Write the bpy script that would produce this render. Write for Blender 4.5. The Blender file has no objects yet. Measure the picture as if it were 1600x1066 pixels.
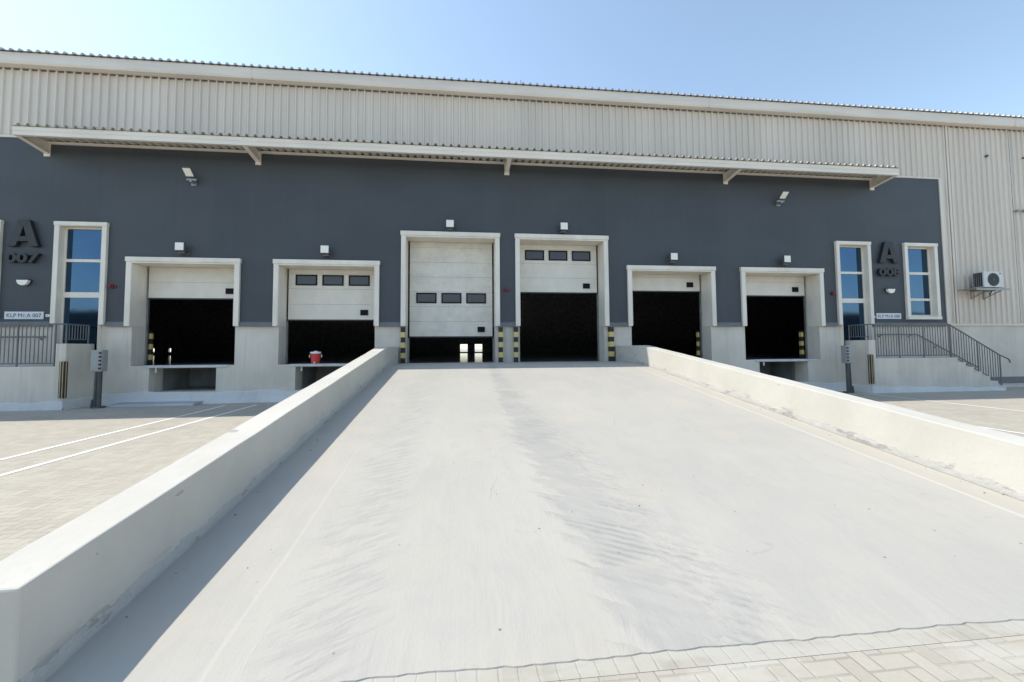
import bpy, bmesh, math, random
from mathutils import Vector, Matrix
random.seed(4)
S = bpy.context.scene
COL = S.collection
R = math.radians

# ------------------------------------------------------------------ camera
F, PX, PY = 619.96, 787.31, 514.03            # focal length and principal point in pixels of a 1600 x 1066 frame
yaw, pitch, roll = 0.108, 0.0487, 0.0062
fwd = Vector((math.sin(yaw)*math.cos(pitch), math.cos(yaw)*math.cos(pitch), math.sin(pitch)))
rgt = Vector((math.cos(yaw), -math.sin(yaw), 0.0))
dwn = -rgt.cross(fwd)
r2 = rgt*math.cos(roll) + dwn*math.sin(roll)
d2 = -rgt*math.sin(roll) + dwn*math.cos(roll)
cd = bpy.data.cameras.new('camera'); cam = bpy.data.objects.new('camera', cd); COL.objects.link(cam)
cd.sensor_fit = 'HORIZONTAL'; cd.sensor_width = 36.0; cd.lens = F/1600*36
cd.shift_x = (800-PX)/1600; cd.shift_y = (PY-533)/1600
cd.clip_start = .05; cd.clip_end = 3000
m = Matrix.Identity(4)
for i in range(3):
    m[i][0] = r2[i]; m[i][1] = -d2[i]; m[i][2] = -fwd[i]
m[0][3], m[1][3], m[2][3] = 0.0, -13.7203, 1.6865
cam.matrix_world = m
S.camera = cam

# ------------------------------------------------------------------ sky, sun, exposure
SUN = Vector((-.69, .225, 1.0)).normalized()
elev = math.asin(SUN.z); srot = math.atan2(SUN.x, SUN.y)
W = bpy.data.worlds.new('World'); S.world = W; W.use_nodes = True
wn = W.node_tree; wn.nodes.clear()
sky = wn.nodes.new('ShaderNodeTexSky'); sky.sky_type = 'NISHITA'; sky.sun_disc = False
sky.sun_elevation = elev; sky.sun_rotation = srot
sky.air_density = 1.0; sky.dust_density = .5; sky.ozone_density = 1.2; sky.altitude = 0
bg = wn.nodes.new('ShaderNodeBackground'); bg.inputs[1].default_value = .15
wo = wn.nodes.new('ShaderNodeOutputWorld')
hsv = wn.nodes.new('ShaderNodeHueSaturation'); hsv.inputs['Hue'].default_value = .490; hsv.inputs['Saturation'].default_value = .86     # hazy Gulf sky
wn.links.new(sky.outputs[0], hsv.inputs['Color']); wn.links.new(hsv.outputs[0], bg.inputs[0]); wn.links.new(bg.outputs[0], wo.inputs[0])
sl = bpy.data.lights.new('sun', 'SUN'); sl.energy = 2.6; sl.angle = R(.5); sl.color = (1.0, .945, .85)
so = bpy.data.objects.new('sun', sl); COL.objects.link(so); so.location = (-20, 10, 40)
so.rotation_euler = SUN.to_track_quat('Z', 'Y').to_euler()
S.view_settings.view_transform = 'Standard'; S.view_settings.look = 'None'
S.view_settings.exposure = 0.85; S.view_settings.gamma = 1; S.view_settings.use_curve_mapping = False

# ------------------------------------------------------------------ node helpers
class NT:
    def __init__(s, name):
        s.m = bpy.data.materials.new(name); s.m.use_nodes = True
        s.t = s.m.node_tree; s.b = s.t.nodes['Principled BSDF']
        s._p = None
    def put(s, sock, v):
        if hasattr(v, 'links'): s.t.links.new(v, sock)
        elif isinstance(v, tuple) and len(v) == 3 and sock.type == 'RGBA': sock.default_value = (*v, 1)
        else: sock.default_value = v
    def ma(s, op, a, b=0.0, c=None):
        n = s.t.nodes.new('ShaderNodeMath'); n.operation = op
        s.put(n.inputs[0], a); s.put(n.inputs[1], b)
        if c is not None: s.put(n.inputs[2], c)
        return n.outputs[0]
    def pos(s):
        if not s._p:
            g = s.t.nodes.new('ShaderNodeNewGeometry'); x = s.t.nodes.new('ShaderNodeSeparateXYZ')
            s.t.links.new(g.outputs['Position'], x.inputs[0]); s._p = (x.outputs[0], x.outputs[1], x.outputs[2], g.outputs['Position'])
        return s._p
    def vec(s, x, y, z=0.0):
        n = s.t.nodes.new('ShaderNodeCombineXYZ')
        s.put(n.inputs[0], x); s.put(n.inputs[1], y); s.put(n.inputs[2], z); return n.outputs[0]
    def scaled(s, sx, sy, sz):
        n = s.t.nodes.new('ShaderNodeVectorMath'); n.operation = 'MULTIPLY'
        s.t.links.new(s.pos()[3], n.inputs[0]); n.inputs[1].default_value = (sx, sy, sz); return n.outputs[0]
    def noise(s, v, scale=1.0, detail=4, rough=.55, dist=0.0):
        n = s.t.nodes.new('ShaderNodeTexNoise'); s.put(n.inputs['Vector'], v)
        n.inputs['Scale'].default_value = scale; n.inputs['Detail'].default_value = detail
        n.inputs['Roughness'].default_value = rough; n.inputs['Distortion'].default_value = dist; return n.outputs[0]
    def voro(s, v, scale=1.0, feat='F1'):
        n = s.t.nodes.new('ShaderNodeTexVoronoi'); n.feature = feat; s.put(n.inputs['Vector'], v); n.inputs['Scale'].default_value = scale; return n
    def white(s, v):
        n = s.t.nodes.new('ShaderNodeTexWhiteNoise'); s.put(n.inputs['Vector'], v); return n.outputs[0]
    def step(s, v, a, b, lo=0.0, hi=1.0):
        n = s.t.nodes.new('ShaderNodeMapRange'); n.interpolation_type = 'SMOOTHSTEP'
        s.put(n.inputs[0], v); s.put(n.inputs[1], a); s.put(n.inputs[2], b); s.put(n.inputs[3], lo); s.put(n.inputs[4], hi); return n.outputs[0]
    def mix(s, f, a, b):
        n = s.t.nodes.new('ShaderNodeMix'); n.data_type = 'RGBA'
        s.put(n.inputs[0], f); s.put(n.inputs[6], a); s.put(n.inputs[7], b); return n.outputs[2]
    def bump(s, h, strength=.3, dist=.01):
        n = s.t.nodes.new('ShaderNodeBump'); s.put(n.inputs['Height'], h)
        n.inputs['Strength'].default_value = strength; n.inputs['Distance'].default_value = dist
        s.t.links.new(n.outputs[0], s.b.inputs['Normal'])
    def col(s, c): s.put(s.b.inputs['Base Color'], c)
    def set(s, rough=.6, metal=0.0, spec=None):
        s.put(s.b.inputs['Roughness'], rough); s.put(s.b.inputs['Metallic'], metal)
        if spec is not None: s.b.inputs['Specular IOR Level'].default_value = spec

def simple(name, c, rough=.6, metal=0.0, var=.12, sc=(3, 3, 3), bump=0.0, spec=None):
    n = NT(name); v = n.noise(n.scaled(*sc), 1.0, 5)
    f = n.step(v, .3, .7)
    n.col(n.mix(f, tuple(x*(1-var) for x in c), tuple(min(1, x*(1+var)) for x in c)))
    n.set(rough, metal, spec)
    if bump: n.bump(n.noise(n.scaled(60, 60, 60), 1.0, 3), bump, .004)
    return n.m

M = {}
M['trim'] = simple('trim_paint', (0.776, 0.713, 0.612), .42, 0, .07, (2, 2, .8))
M['fascia'] = simple('fascia_paint', (0.756, 0.693, 0.602), .42, 0, .06, (.8, 2, 3))
M['gutter'] = simple('gutter_paint', (0.693, 0.634, 0.557), .45, 0, .07, (.5, 2, 3))
M['canopy_sheet'] = simple('canopy_sheet', (.50, .48, .43), .5, .1, .1)
M['sheet_top'] = simple('roof_sheet', (0.441, 0.420, 0.395), .5, .2, .1)
M['steel'] = simple('grey_railing', (.16, .165, .17), .5, .3, .1)
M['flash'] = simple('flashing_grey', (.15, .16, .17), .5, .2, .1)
M['dark'] = simple('dark_plastic', (.035, .036, .04), .5, 0, .15)
M['frame_black'] = simple('window_gasket', (.010, .010, .011), .6, 0, .1, spec=.15)
M['lamp_body'] = simple('lamp_body', (.11, .11, .115), .5, .2, .1)
M['lamp_face'] = simple('lamp_lens', (.85, .82, .73), .25, 0, .04)
M['letter'] = simple('letter_face', (.022, .023, .026), .5, 0, .12)
M['plate'] = simple('plate_white', (.66, .68, .70), .4, 0, .04)
M['ink'] = simple('plate_ink', (.05, .05, .055), .5, 0, .05)
M['red_plastic'] = simple('red_plastic', (.62, .05, .045), .4, 0, .08)
M['red_dull'] = simple('red_dull', (.16, .02, .025), .5, 0, .1)
M['white_plastic'] = simple('white_plastic', (.80, .80, .78), .35, 0, .04)
M['grey_box'] = simple('cabinet_grey', (.31, .33, .32), .45, 0, .07)
M['pipe'] = simple('conduit', (.075, .078, .075), .55, .1, .2)
M['rubber'] = simple('rubber_guard', (.060, .032, .015), .7, 0, .2)
M['rubber_cream'] = simple('rubber_cream_strip', (.50, .42, .26), .6, 0, .1)
M['in_dark'] = simple('interior_wall', (.55, .55, .53), .8, 0, .2)
M['steel_lip'] = simple('dock_lip', (.56, .57, .57), .5, 0, .08)
M['ac_white'] = simple('ac_casing', (.60, .61, .59), .4, 0, .04)
M['ac_dark'] = simple('ac_grille', (.03, .034, .036), .5, 0, .2)
M['galv'] = simple('galvanised', (.30, .30, .29), .45, .6, .15)
M['line'] = None

def mat_cladding():
    n = NT('cladding_sheet'); x, y, z, p = n.pos()
    a = n.noise(n.scaled(0.529, 0.491, 0.111), 1.0, 5); b = n.noise(n.scaled(4, 4, .35), 1.0, 4)
    f = n.step(n.ma('ADD', n.ma('MULTIPLY', a, .6), n.ma('MULTIPLY', b, .4)), .35, .65)
    panel = n.white(n.vec(n.ma('FLOOR', n.ma('DIVIDE', x, 1.0)), 3.0, 0.0))
    c = n.mix(f, (0.636, 0.565, 0.479), (0.721, 0.644, 0.555))
    n.col(n.mix(n.ma('MULTIPLY', panel, .35), c, (0.604, 0.546, 0.476)))
    n.set(.5, .1); return n.m
def mat_panel():
    n = NT('slate_panel'); x, y, z, p = n.pos()
    a = n.noise(n.scaled(.35, .3, .5), 1.0, 4); b = n.noise(n.scaled(9, 2, .25), 1.0, 4)
    f = n.step(n.ma('ADD', n.ma('MULTIPLY', a, .8), n.ma('MULTIPLY', b, .2)), .35, .65)
    pn = n.white(n.vec(n.ma('FLOOR', n.ma('DIVIDE', n.ma('ADD', x, .3), 1.1)), 1.0, 0.0))
    c = n.mix(f, (.056, .064, .072), (.068, .077, .087)); run = n.ma('MULTIPLY', n.step(n.noise(n.scaled(6, 1, .16), 1.0, 4, .6), .60, .78), n.step(z, 2.4, 4.6, 1.0, .35)); c = n.mix(n.ma('MULTIPLY', run, .22), c, (.10, .105, .105))
    n.col(n.mix(n.ma('MULTIPLY', pn, .35), c, (.076, .082, .089)))
    n.set(.55, 0, .35)
    seam = n.ma('FRACT', n.ma('DIVIDE', n.ma('ADD', x, .3), 1.1))
    n.bump(n.step(n.ma('MINIMUM', seam, n.ma('SUBTRACT', 1.0, seam)), 0.0, .006), .5, .004); return n.m
def mat_plaster(name, c1, c2, streak=.3):
    n = NT(name); x, y, z, p = n.pos()
    a = n.noise(n.scaled(.8, .8, .8), 1.0, 6, .6); b = n.noise(n.scaled(7, 7, .35), 1.0, 5, .6)
    f = n.step(n.ma('ADD', n.ma('MULTIPLY', a, 1-streak), n.ma('MULTIPLY', b, streak)), .36, .64)
    c = n.mix(f, c1, c2)
    st = n.step(n.noise(n.scaled(5.5, 5.5, .22), 1.0, 3), .60, .74)
    c = n.mix(n.ma('MULTIPLY', st, .38), c, tuple(k*.62 for k in c1))
    n.col(c); n.set(.8, 0, .3)
    n.bump(n.noise(n.scaled(30, 30, 30), 1.0, 5), .25, .006); return n.m
M['clad'] = mat_cladding(); M['panel'] = mat_panel()
M['plinth'] = mat_plaster('plinth_plaster', (0.581, 0.533, 0.453), (0.685, 0.630, 0.540))
M['fillet'] = mat_plaster('fillet_paint', (0.592, 0.585, 0.566), (0.673, 0.665, 0.634), .2)
M['slab'] = mat_plaster('apron_concrete', (.40, .41, .41), (.50, .51, .50), .1)
M['pit'] = simple('pit_concrete', (.26, .27, .26), .85, 0, .2, (2, 2, 1))

RS, Y0, ZT = .1241, 2.02, 1.2
def mat_wall_paint():
    n = NT('ramp_wall_paint'); x, y, z, p = n.pos()
    h = n.ma('SUBTRACT', z, n.ma('ADD', ZT, n.ma('MULTIPLY', RS, n.ma('ADD', y, Y0))))
    big = n.noise(n.scaled(1.2, 1.2, 1.2), 1.0, 6, .6); fine = n.noise(n.scaled(14, 14, 14), 1.0, 5, .6)
    base = n.mix(n.step(big, .3, .7), (0.524, 0.499, 0.440), (0.587, 0.558, 0.496))
    base = n.mix(n.ma('MULTIPLY', n.step(fine, .55, .8), .25), base, (0.433, 0.414, 0.367))
    wob = n.noise(n.scaled(3.5, 3.5, 6), 1.0, 6, .7)
    band = n.step(n.ma('ADD', h, n.ma('MULTIPLY', wob, .22)), .205, .185)
    base = n.mix(n.ma('MULTIPLY', band, .6), base, (0.464, 0.459, 0.444))
    # chipped spots along the foot and a few on the face
    ch = n.noise(n.vec(n.ma('MULTIPLY', y, 3.2), n.ma('MULTIPLY', z, 9.0), n.ma('MULTIPLY', x, 3.0)), 1.0, 4, .6)
    lowm = n.step(h, .17, .05)
    chips = n.ma('MAXIMUM', n.ma('MULTIPLY', n.step(ch, .60, .615), lowm), n.step(ch, .705, .715))
    base = n.mix(n.ma('MULTIPLY', chips, .7), base, (0.319, 0.305, 0.292))
    # dirt streaks and scuffs on the capping
    sc = n.noise(n.vec(n.ma('MULTIPLY', x, 12.0), n.ma('MULTIPLY', y, 2.5), n.ma('MULTIPLY', z, 10.0)), 1.0, 5, .7)
    base = n.mix(n.ma('MULTIPLY', n.step(sc, .66, .74), .22), base, (0.309, 0.284, 0.242))
    n.col(base); n.set(.75, 0, .25)
    hh = n.ma('ADD', n.ma('MULTIPLY', fine, .5), n.ma('MULTIPLY', n.noise(n.scaled(5, 5, 5), 1.0, 5, .65), n.ma('ADD', .6, n.ma('MULTIPLY', band, 4.5))))
    n.bump(n.ma('SUBTRACT', hh, n.ma('MULTIPLY', chips, 1.2)), .5, .012); return n.m
M['rampwall'] = mat_wall_paint()

def mat_ramp():
    n = NT('ramp_concrete'); x, y, z, p = n.pos()
    t = n.ma('DIVIDE', n.ma('SUBTRACT', -2.5, y), 9.0)           # 0 at top, 1 at foot
    big = n.noise(n.scaled(.55, .4, 0), 1.0, 6, .6); mid = n.noise(n.scaled(3, 1.6, 0), 1.0, 6, .65, .6)
    brush = n.noise(n.scaled(42, 1.1, 0), 1.0, 4, .6); grain = n.noise(n.scaled(70, 70, 0), 1.0, 3)
    base = n.mix(n.step(big, .3, .7), (0.433, 0.411, 0.366), (0.480, 0.450, 0.396))
    base = n.mix(n.ma('MULTIPLY', n.step(mid, .40, .75), .40), base, (0.392, 0.379, 0.349))
    base = n.mix(n.ma('MULTIPLY', n.step(brush, .5, .8), .12), base, (0.377, 0.358, 0.323))
    base = n.mix(n.ma('MULTIPLY', n.step(brush, .5, .2), .08), base, (0.514, 0.487, 0.431))
    base = n.mix(n.ma('MULTIPLY', n.step(grain, .5, .8), .12), base, (0.317, 0.301, 0.273))
    # wheel track right of centre: a grey drift with toothed left edge
    diag = n.ma('ADD', y, n.ma('MULTIPLY', x, .55))
    tooth = n.ma('FRACT', n.ma('DIVIDE', n.ma('ADD', diag, n.ma('MULTIPLY', mid, .25)), .34))
    tx = n.ma('ADD', n.ma('MULTIPLY', n.ma('MULTIPLY', t, t), .42), .93)
    amp = n.ma('ADD', .05, n.ma('MULTIPLY', t, .20))
    off = n.ma('ADD', n.ma('SUBTRACT', x, tx), n.ma('ADD', n.ma('MULTIPLY', n.ma('SUBTRACT', tooth, .5), amp), n.ma('MULTIPLY', n.ma('SUBTRACT', mid, .5), .30)))
    w = n.ma('ADD', .13, n.ma('MULTIPLY', t, .26))
    lft = n.step(off, n.ma('SUBTRACT', -.10, w), n.ma('SUBTRACT', .07, w))
    rgt_ = n.step(off, n.ma('ADD', w, n.ma('ADD', .10, n.ma('MULTIPLY', t, .40))), n.ma('SUBTRACT', w, .15))
    mot = n.step(n.noise(n.vec(n.ma('MULTIPLY', x, 7.0), n.ma('MULTIPLY', diag, 10.0), 4.0), 1.0, 5, .65), .38, .60)
    mot = n.ma('MAXIMUM', mot, n.step(off, .30, .02))
    trk = n.ma('MULTIPLY', n.ma('MULTIPLY', lft, rgt_), mot)
    ripple = n.ma('ADD', .55, n.ma('MULTIPLY', n.step(n.noise(n.vec(n.ma('MULTIPLY', x, 4.0), n.ma('MULTIPLY', diag, 9.0), 0.0), 1.0, 4), .35, .65), .45))
    base = n.mix(n.ma('MULTIPLY', n.ma('MULTIPLY', trk, ripple), .54), base, (0.332, 0.326, 0.307))
    tread = n.ma('FRACT', n.ma('DIVIDE', n.ma('ADD', diag, n.ma('MULTIPLY', n.noise(n.scaled(9, 9, 0), 1.0, 3), .05)), .085))
    tread = n.ma('MULTIPLY', n.ma('MULTIPLY', n.step(tread, .45, .6), trk), n.step(n.noise(n.scaled(1.3, 2.1, 0), 1.0, 4), .45, .62))
    base = n.mix(n.ma('MULTIPLY', tread, .65), base, (0.291, 0.286, 0.275))
    # fainter left track with chevrons
    d2_ = n.ma('SUBTRACT', y, n.ma('MULTIPLY', x, .5))
    rip2 = n.step(n.noise(n.vec(n.ma('MULTIPLY', x, 3.0), n.ma('MULTIPLY', d2_, 12.0), 2.0), 1.0, 3), .42, .62)
    lx = n.ma('ADD', n.ma('ADD', x, .82), n.ma('MULTIPLY', n.ma('SUBTRACT', mid, .5), .5))
    tl = n.ma('MULTIPLY', n.step(n.ma('ABSOLUTE', lx), .42, .12), rip2)
    base = n.mix(n.ma('MULTIPLY', tl, .44), base, (0.356, 0.344, 0.319))
    # trowel blotches and specks
    blot = n.step(n.noise(n.vec(n.ma('MULTIPLY', x, 2.6), n.ma('MULTIPLY', y, 4.0), 5.0), 1.0, 5, .7, 1.2), .63, .70)
    base = n.mix(n.ma('MULTIPLY', blot, .40), base, (0.356, 0.333, 0.298))
    warm = n.step(n.noise(n.vec(n.ma('MULTIPLY', x, .9), n.ma('MULTIPLY', y, 1.6), 9.0), 1.0, 5), .52, .72)
    base = n.mix(n.ma('MULTIPLY', warm, .4), base, (0.498, 0.448, 0.364))
    vs = n.voro(n.scaled(7, 7, 0), 1.0)
    cell = n.white(n.vec(n.ma('FLOOR', n.ma('MULTIPLY', x, 7.0)), n.ma('FLOOR', n.ma('MULTIPLY', y, 7.0)), 0.0))
    spk = n.ma('MULTIPLY', n.step(vs.outputs['Distance'], .085, .05), n.step(n.noise(n.scaled(1.7, 1.7, 0), 1.0, 3), .54, .6))
    base = n.mix(n.ma('MULTIPLY', spk, .8), base, (0.121, 0.110, 0.098))
    ck = n.voro(n.vec(n.ma('ADD', n.ma('MULTIPLY', x, .32), n.ma('MULTIPLY', mid, .12)), n.ma('ADD', n.ma('MULTIPLY', y, .22), n.ma('MULTIPLY', mid, .12)), 0.0), 1.0, 'DISTANCE_TO_EDGE')
    crk = n.ma('MULTIPLY', n.step(ck.outputs['Distance'], .0022, .0008), n.step(n.noise(n.scaled(.7, .7, 0), 1.0, 2), .5, .58))
    base = n.mix(n.ma('MULTIPLY', crk, .35), base, (0.260, 0.259, 0.245))
    # pour-edge lines beside both walls
    la = n.step(n.ma('ABSOLUTE', n.ma('ADD', n.ma('ADD', x, 1.30), n.ma('MULTIPLY', n.ma('SUBTRACT', n.noise(n.scaled(0, .6, 0)), .5), .10))), .02, .006)
    lb = n.step(n.ma('ABSOLUTE', n.ma('SUBTRACT', n.ma('SUBTRACT', x, 5.06), n.ma('MULTIPLY', n.ma('SUBTRACT', n.noise(n.scaled(0, .6, 0)), .5), .06))), .028, .012)
    base = n.mix(n.ma('MAXIMUM', n.ma('MULTIPLY', la, n.step(y, -6.5, -10.5, 0.0, .28)), n.ma('MULTIPLY', lb, .7)), base, (0.575, 0.540, 0.474))
    side = n.step(x, 5.06, 5.12)
    base = n.mix(n.ma('MULTIPLY', side, .22), base, (0.469, 0.430, 0.349))
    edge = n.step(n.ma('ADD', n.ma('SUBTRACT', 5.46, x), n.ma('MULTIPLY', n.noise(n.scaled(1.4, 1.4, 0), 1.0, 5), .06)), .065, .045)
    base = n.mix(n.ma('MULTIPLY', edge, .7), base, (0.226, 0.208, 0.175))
    n.col(base); n.set(.72, 0, .3)
    hgt = n.ma('ADD', n.ma('ADD', n.ma('MULTIPLY', mid, .8), n.ma('MULTIPLY', brush, .12)), n.ma('ADD', n.ma('MULTIPLY', n.ma('ADD', tl, n.ma('MULTIPLY', trk, ripple)), .35), n.ma('MULTIPLY', grain, .12)))
    n.bump(hgt, .6, .014); return n.m
M['ramp'] = mat_ramp()

def mat_paving():
    n = NT('herringbone_paving'); x0, y0_, z, p = n.pos()
    U = .1
    wx = n.ma('MULTIPLY', n.ma('SUBTRACT', n.noise(n.scaled(2.0, 2.0, 0), 1.0, 3), .5), .03)
    x = n.ma('DIVIDE', n.ma('ADD', x0, wx), U); y = n.ma('DIVIDE', n.ma('ADD', y0_, wx), U)
    ix, iy = n.ma('FLOOR', x), n.ma('FLOOR', y); fx, fy = n.ma('FRACT', x), n.ma('FRACT', y)
    gx, gy = n.ma('SUBTRACT', 1.0, fx), n.ma('SUBTRACT', 1.0, fy)
    k = n.ma('FLOORED_MODULO', n.ma('SUBTRACT', ix, iy), 4.0)
    eq = lambda v: n.ma('COMPARE', k, v, .4)
    k0, k1, k2, k3 = eq(0.0), eq(1.0), eq(2.0), eq(3.0)
    mxm = n.ma('MINIMUM', fx, gx); mym = n.ma('MINIMUM', fy, gy)
    da = n.ma('ADD', n.ma('MULTIPLY', k0, n.ma('MINIMUM', mym, fx)), n.ma('MULTIPLY', k1, n.ma('MINIMUM', mym, gx)))
    db = n.ma('ADD', n.ma('MULTIPLY', k3, n.ma('MINIMUM', mxm, fy)), n.ma('MULTIPLY', k2, n.ma('MINIMUM', mxm, gy)))
    dist = n.ma('ADD', da, db)
    idv = n.vec(n.ma('SUBTRACT', ix, k1), n.ma('SUBTRACT', iy, k2), 0.0)
    rnd = n.white(idv)
    brick = n.mix(rnd, (0.405, 0.368, 0.303), (0.467, 0.432, 0.360))
    big = n.noise(n.scaled(.35, .35, 0), 1.0, 6, .6); mid = n.noise(n.scaled(2.5, 2.5, 0), 1.0, 6, .65)
    brick = n.mix(n.ma('MULTIPLY', n.step(big, .45, .7), .35), brick, (0.420, 0.375, 0.339))
    brick = n.mix(n.ma('MULTIPLY', n.step(mid, .5, .75), .30), brick, (0.336, 0.315, 0.268))
    sand = n.noise(n.scaled(45, 45, 0), 1.0, 4)
    brick = n.mix(n.ma('MULTIPLY', n.step(sand, .45, .75), .25), brick, (0.538, 0.500, 0.426))
    jw = n.ma('MULTIPLY', n.noise(n.scaled(6, 6, 0), 1.0, 3), .09)
    joint = n.step(dist, n.ma('ADD', jw, .035), n.ma('SUBTRACT', jw, .015))
    jc = n.mix(n.step(n.noise(n.scaled(1.2, 1.2, 0), 1.0, 4), .38, .62), (0.252, 0.230, 0.187), (0.420, 0.391, 0.329))
    c = n.mix(n.ma('MULTIPLY', joint, .52), brick, jc)
    near = n.ma('MULTIPLY', n.step(n.noise(n.scaled(1.1, 2.2, 0), 1.0, 6, .7), .47, .60), n.step(n.ma('ABSOLUTE', n.ma('ADD', y0_, 11.7)), 1.6, .1))
    c = n.mix(n.ma('MULTIPLY', near, .6), c, (0.500, 0.478, 0.421))
    stn = n.step(n.noise(n.vec(n.ma('MULTIPLY', x0, 1.3), n.ma('MULTIPLY', y0_, 1.3), 7.0), 1.0, 5, .7), .66, .72)
    c = n.mix(n.ma('MULTIPLY', stn, .3), c, (0.220, 0.207, 0.189))
    # tyre darkening in front of the docks
    tr = n.step(n.noise(n.vec(n.ma('MULTIPLY', x0, .5), n.ma('MULTIPLY', y0_, 1.3), 0.0), 1.0, 4), .56, .7)
    c = n.mix(n.ma('MULTIPLY', tr, .25), c, (0.278, 0.262, 0.235))
    n.col(c); n.set(.85, 0, .25)
    n.bump(n.ma('ADD', n.ma('SUBTRACT', n.ma('MULTIPLY', sand, .35), joint), n.ma('MULTIPLY', rnd, .3)), .55, .006); return n.m
M['paving'] = mat_paving()

def mat_edging():
    n = NT('edging_course'); x, y, z, p = n.pos()
    f = n.ma('FRACT', n.ma('DIVIDE', n.ma('ADD', x, n.ma('MULTIPLY', n.noise(n.scaled(3, 3, 0)), .04)), .105))
    d = n.ma('MINIMUM', f, n.ma('SUBTRACT', 1.0, f))
    rnd = n.white(n.vec(n.ma('FLOOR', n.ma('DIVIDE', x, .105)), 0.0, 0.0))
    c = n.mix(rnd, (0.391, 0.363, 0.303), (0.455, 0.425, 0.361))
    c = n.mix(n.ma('MULTIPLY', n.step(n.noise(n.scaled(6, 6, 0), 1.0, 5), .5, .7), .4), c, (0.321, 0.297, 0.251))
    c = n.mix(n.ma('MULTIPLY', n.step(d, .06, .02), .45), c, (0.252, 0.230, 0.188))
    sm = n.step(n.noise(n.scaled(1.6, 5, 0), 1.0, 6, .65), .42, .55)
    c = n.mix(n.ma('MULTIPLY', sm, .85), c, (0.455, 0.434, 0.378))
    n.col(c); n.set(.85, 0, .25); n.bump(n.step(d, .0, .08), .4, .005); return n.m
M['edging'] = mat_edging()
def mat_line():
    n = NT('line_paint'); w = n.ma('MAXIMUM', n.step(n.noise(n.scaled(14, 14, 0), 1.0, 5, .7), .52, .66), n.step(n.noise(n.scaled(1.5, 1.5, 0), 1.0, 5, .6), .5, .75, 0.0, .7))
    n.col(n.mix(n.ma('MULTIPLY', w, .6), (.80, .80, .79), (.50, .49, .46))); n.set(.7); return n.m
M['line'] = mat_line()
def mat_floor():
    n = NT('polished_floor'); a = n.noise(n.scaled(.8, .8, 0), 1.0, 5)
    n.col(n.mix(a, (.24, .24, .235), (.32, .32, .31))); n.set(.12, 0, .5); return n.m
M['floor'] = mat_floor()
def mat_stripe():
    n = NT('hazard_stripes'); x, y, z, p = n.pos()
    k = n.ma('FRACT', n.ma('DIVIDE', n.ma('SUBTRACT', z, 1.2), .348))
    s_ = n.ma('GREATER_THAN', k, .5)
    wear = n.step(n.noise(n.scaled(18, 18, 18), 1.0, 4), .5, .75)
    yel = n.mix(n.ma('MULTIPLY', wear, .4), (.66, .51, .18), (.46, .39, .24))
    blk = n.mix(n.ma('MULTIPLY', wear, .4), (.022, .018, .020), (.06, .05, .05))
    n.col(n.mix(s_, blk, yel)); n.set(.55); return n.m
M['stripe'] = mat_stripe()
def mat_glass():
    n = NT('blue_glass'); a = n.noise(n.scaled(1.2, 1.2, 1.2), 1.0, 3)
    n.col(n.mix(a, (.045, .085, .145), (.062, .115, .185))); n.set(.05, 1.0)
    n.bump(n.noise(n.scaled(1.3, 1.3, 1.3), 1.0, 2), .12, .01); return n.m
M['glass'] = mat_glass()
def mat_pane():
    n = NT('door_light'); n.col((.055, .055, .062)); n.set(.14, 0, .5); return n.m
M['pane'] = mat_pane()
def mat_leaf(dirty=False):
    n = NT('sectional_door_dusty' if dirty else 'sectional_door'); x, y, z, p = n.pos()
    a = n.noise(n.scaled(2, 2, 1.5), 1.0, 5); c = n.mix(n.step(a, .3, .7), (0.694, 0.647, 0.557), (0.776, 0.721, 0.620))
    if dirty:
        b = n.noise(n.scaled(3.2, 1, 4.0), 1.0, 5, .7)
        c = n.mix(n.ma('MULTIPLY', n.step(b, .42, .68), .32), c, (0.486, 0.440, 0.348))
    n.col(c); n.set(.5); n.bump(n.noise(n.scaled(2, 2, 60), 1.0, 2), .12, .003); return n.m
M['leaf'] = mat_leaf(); M['leaf_dusty'] = mat_leaf(True)

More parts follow.
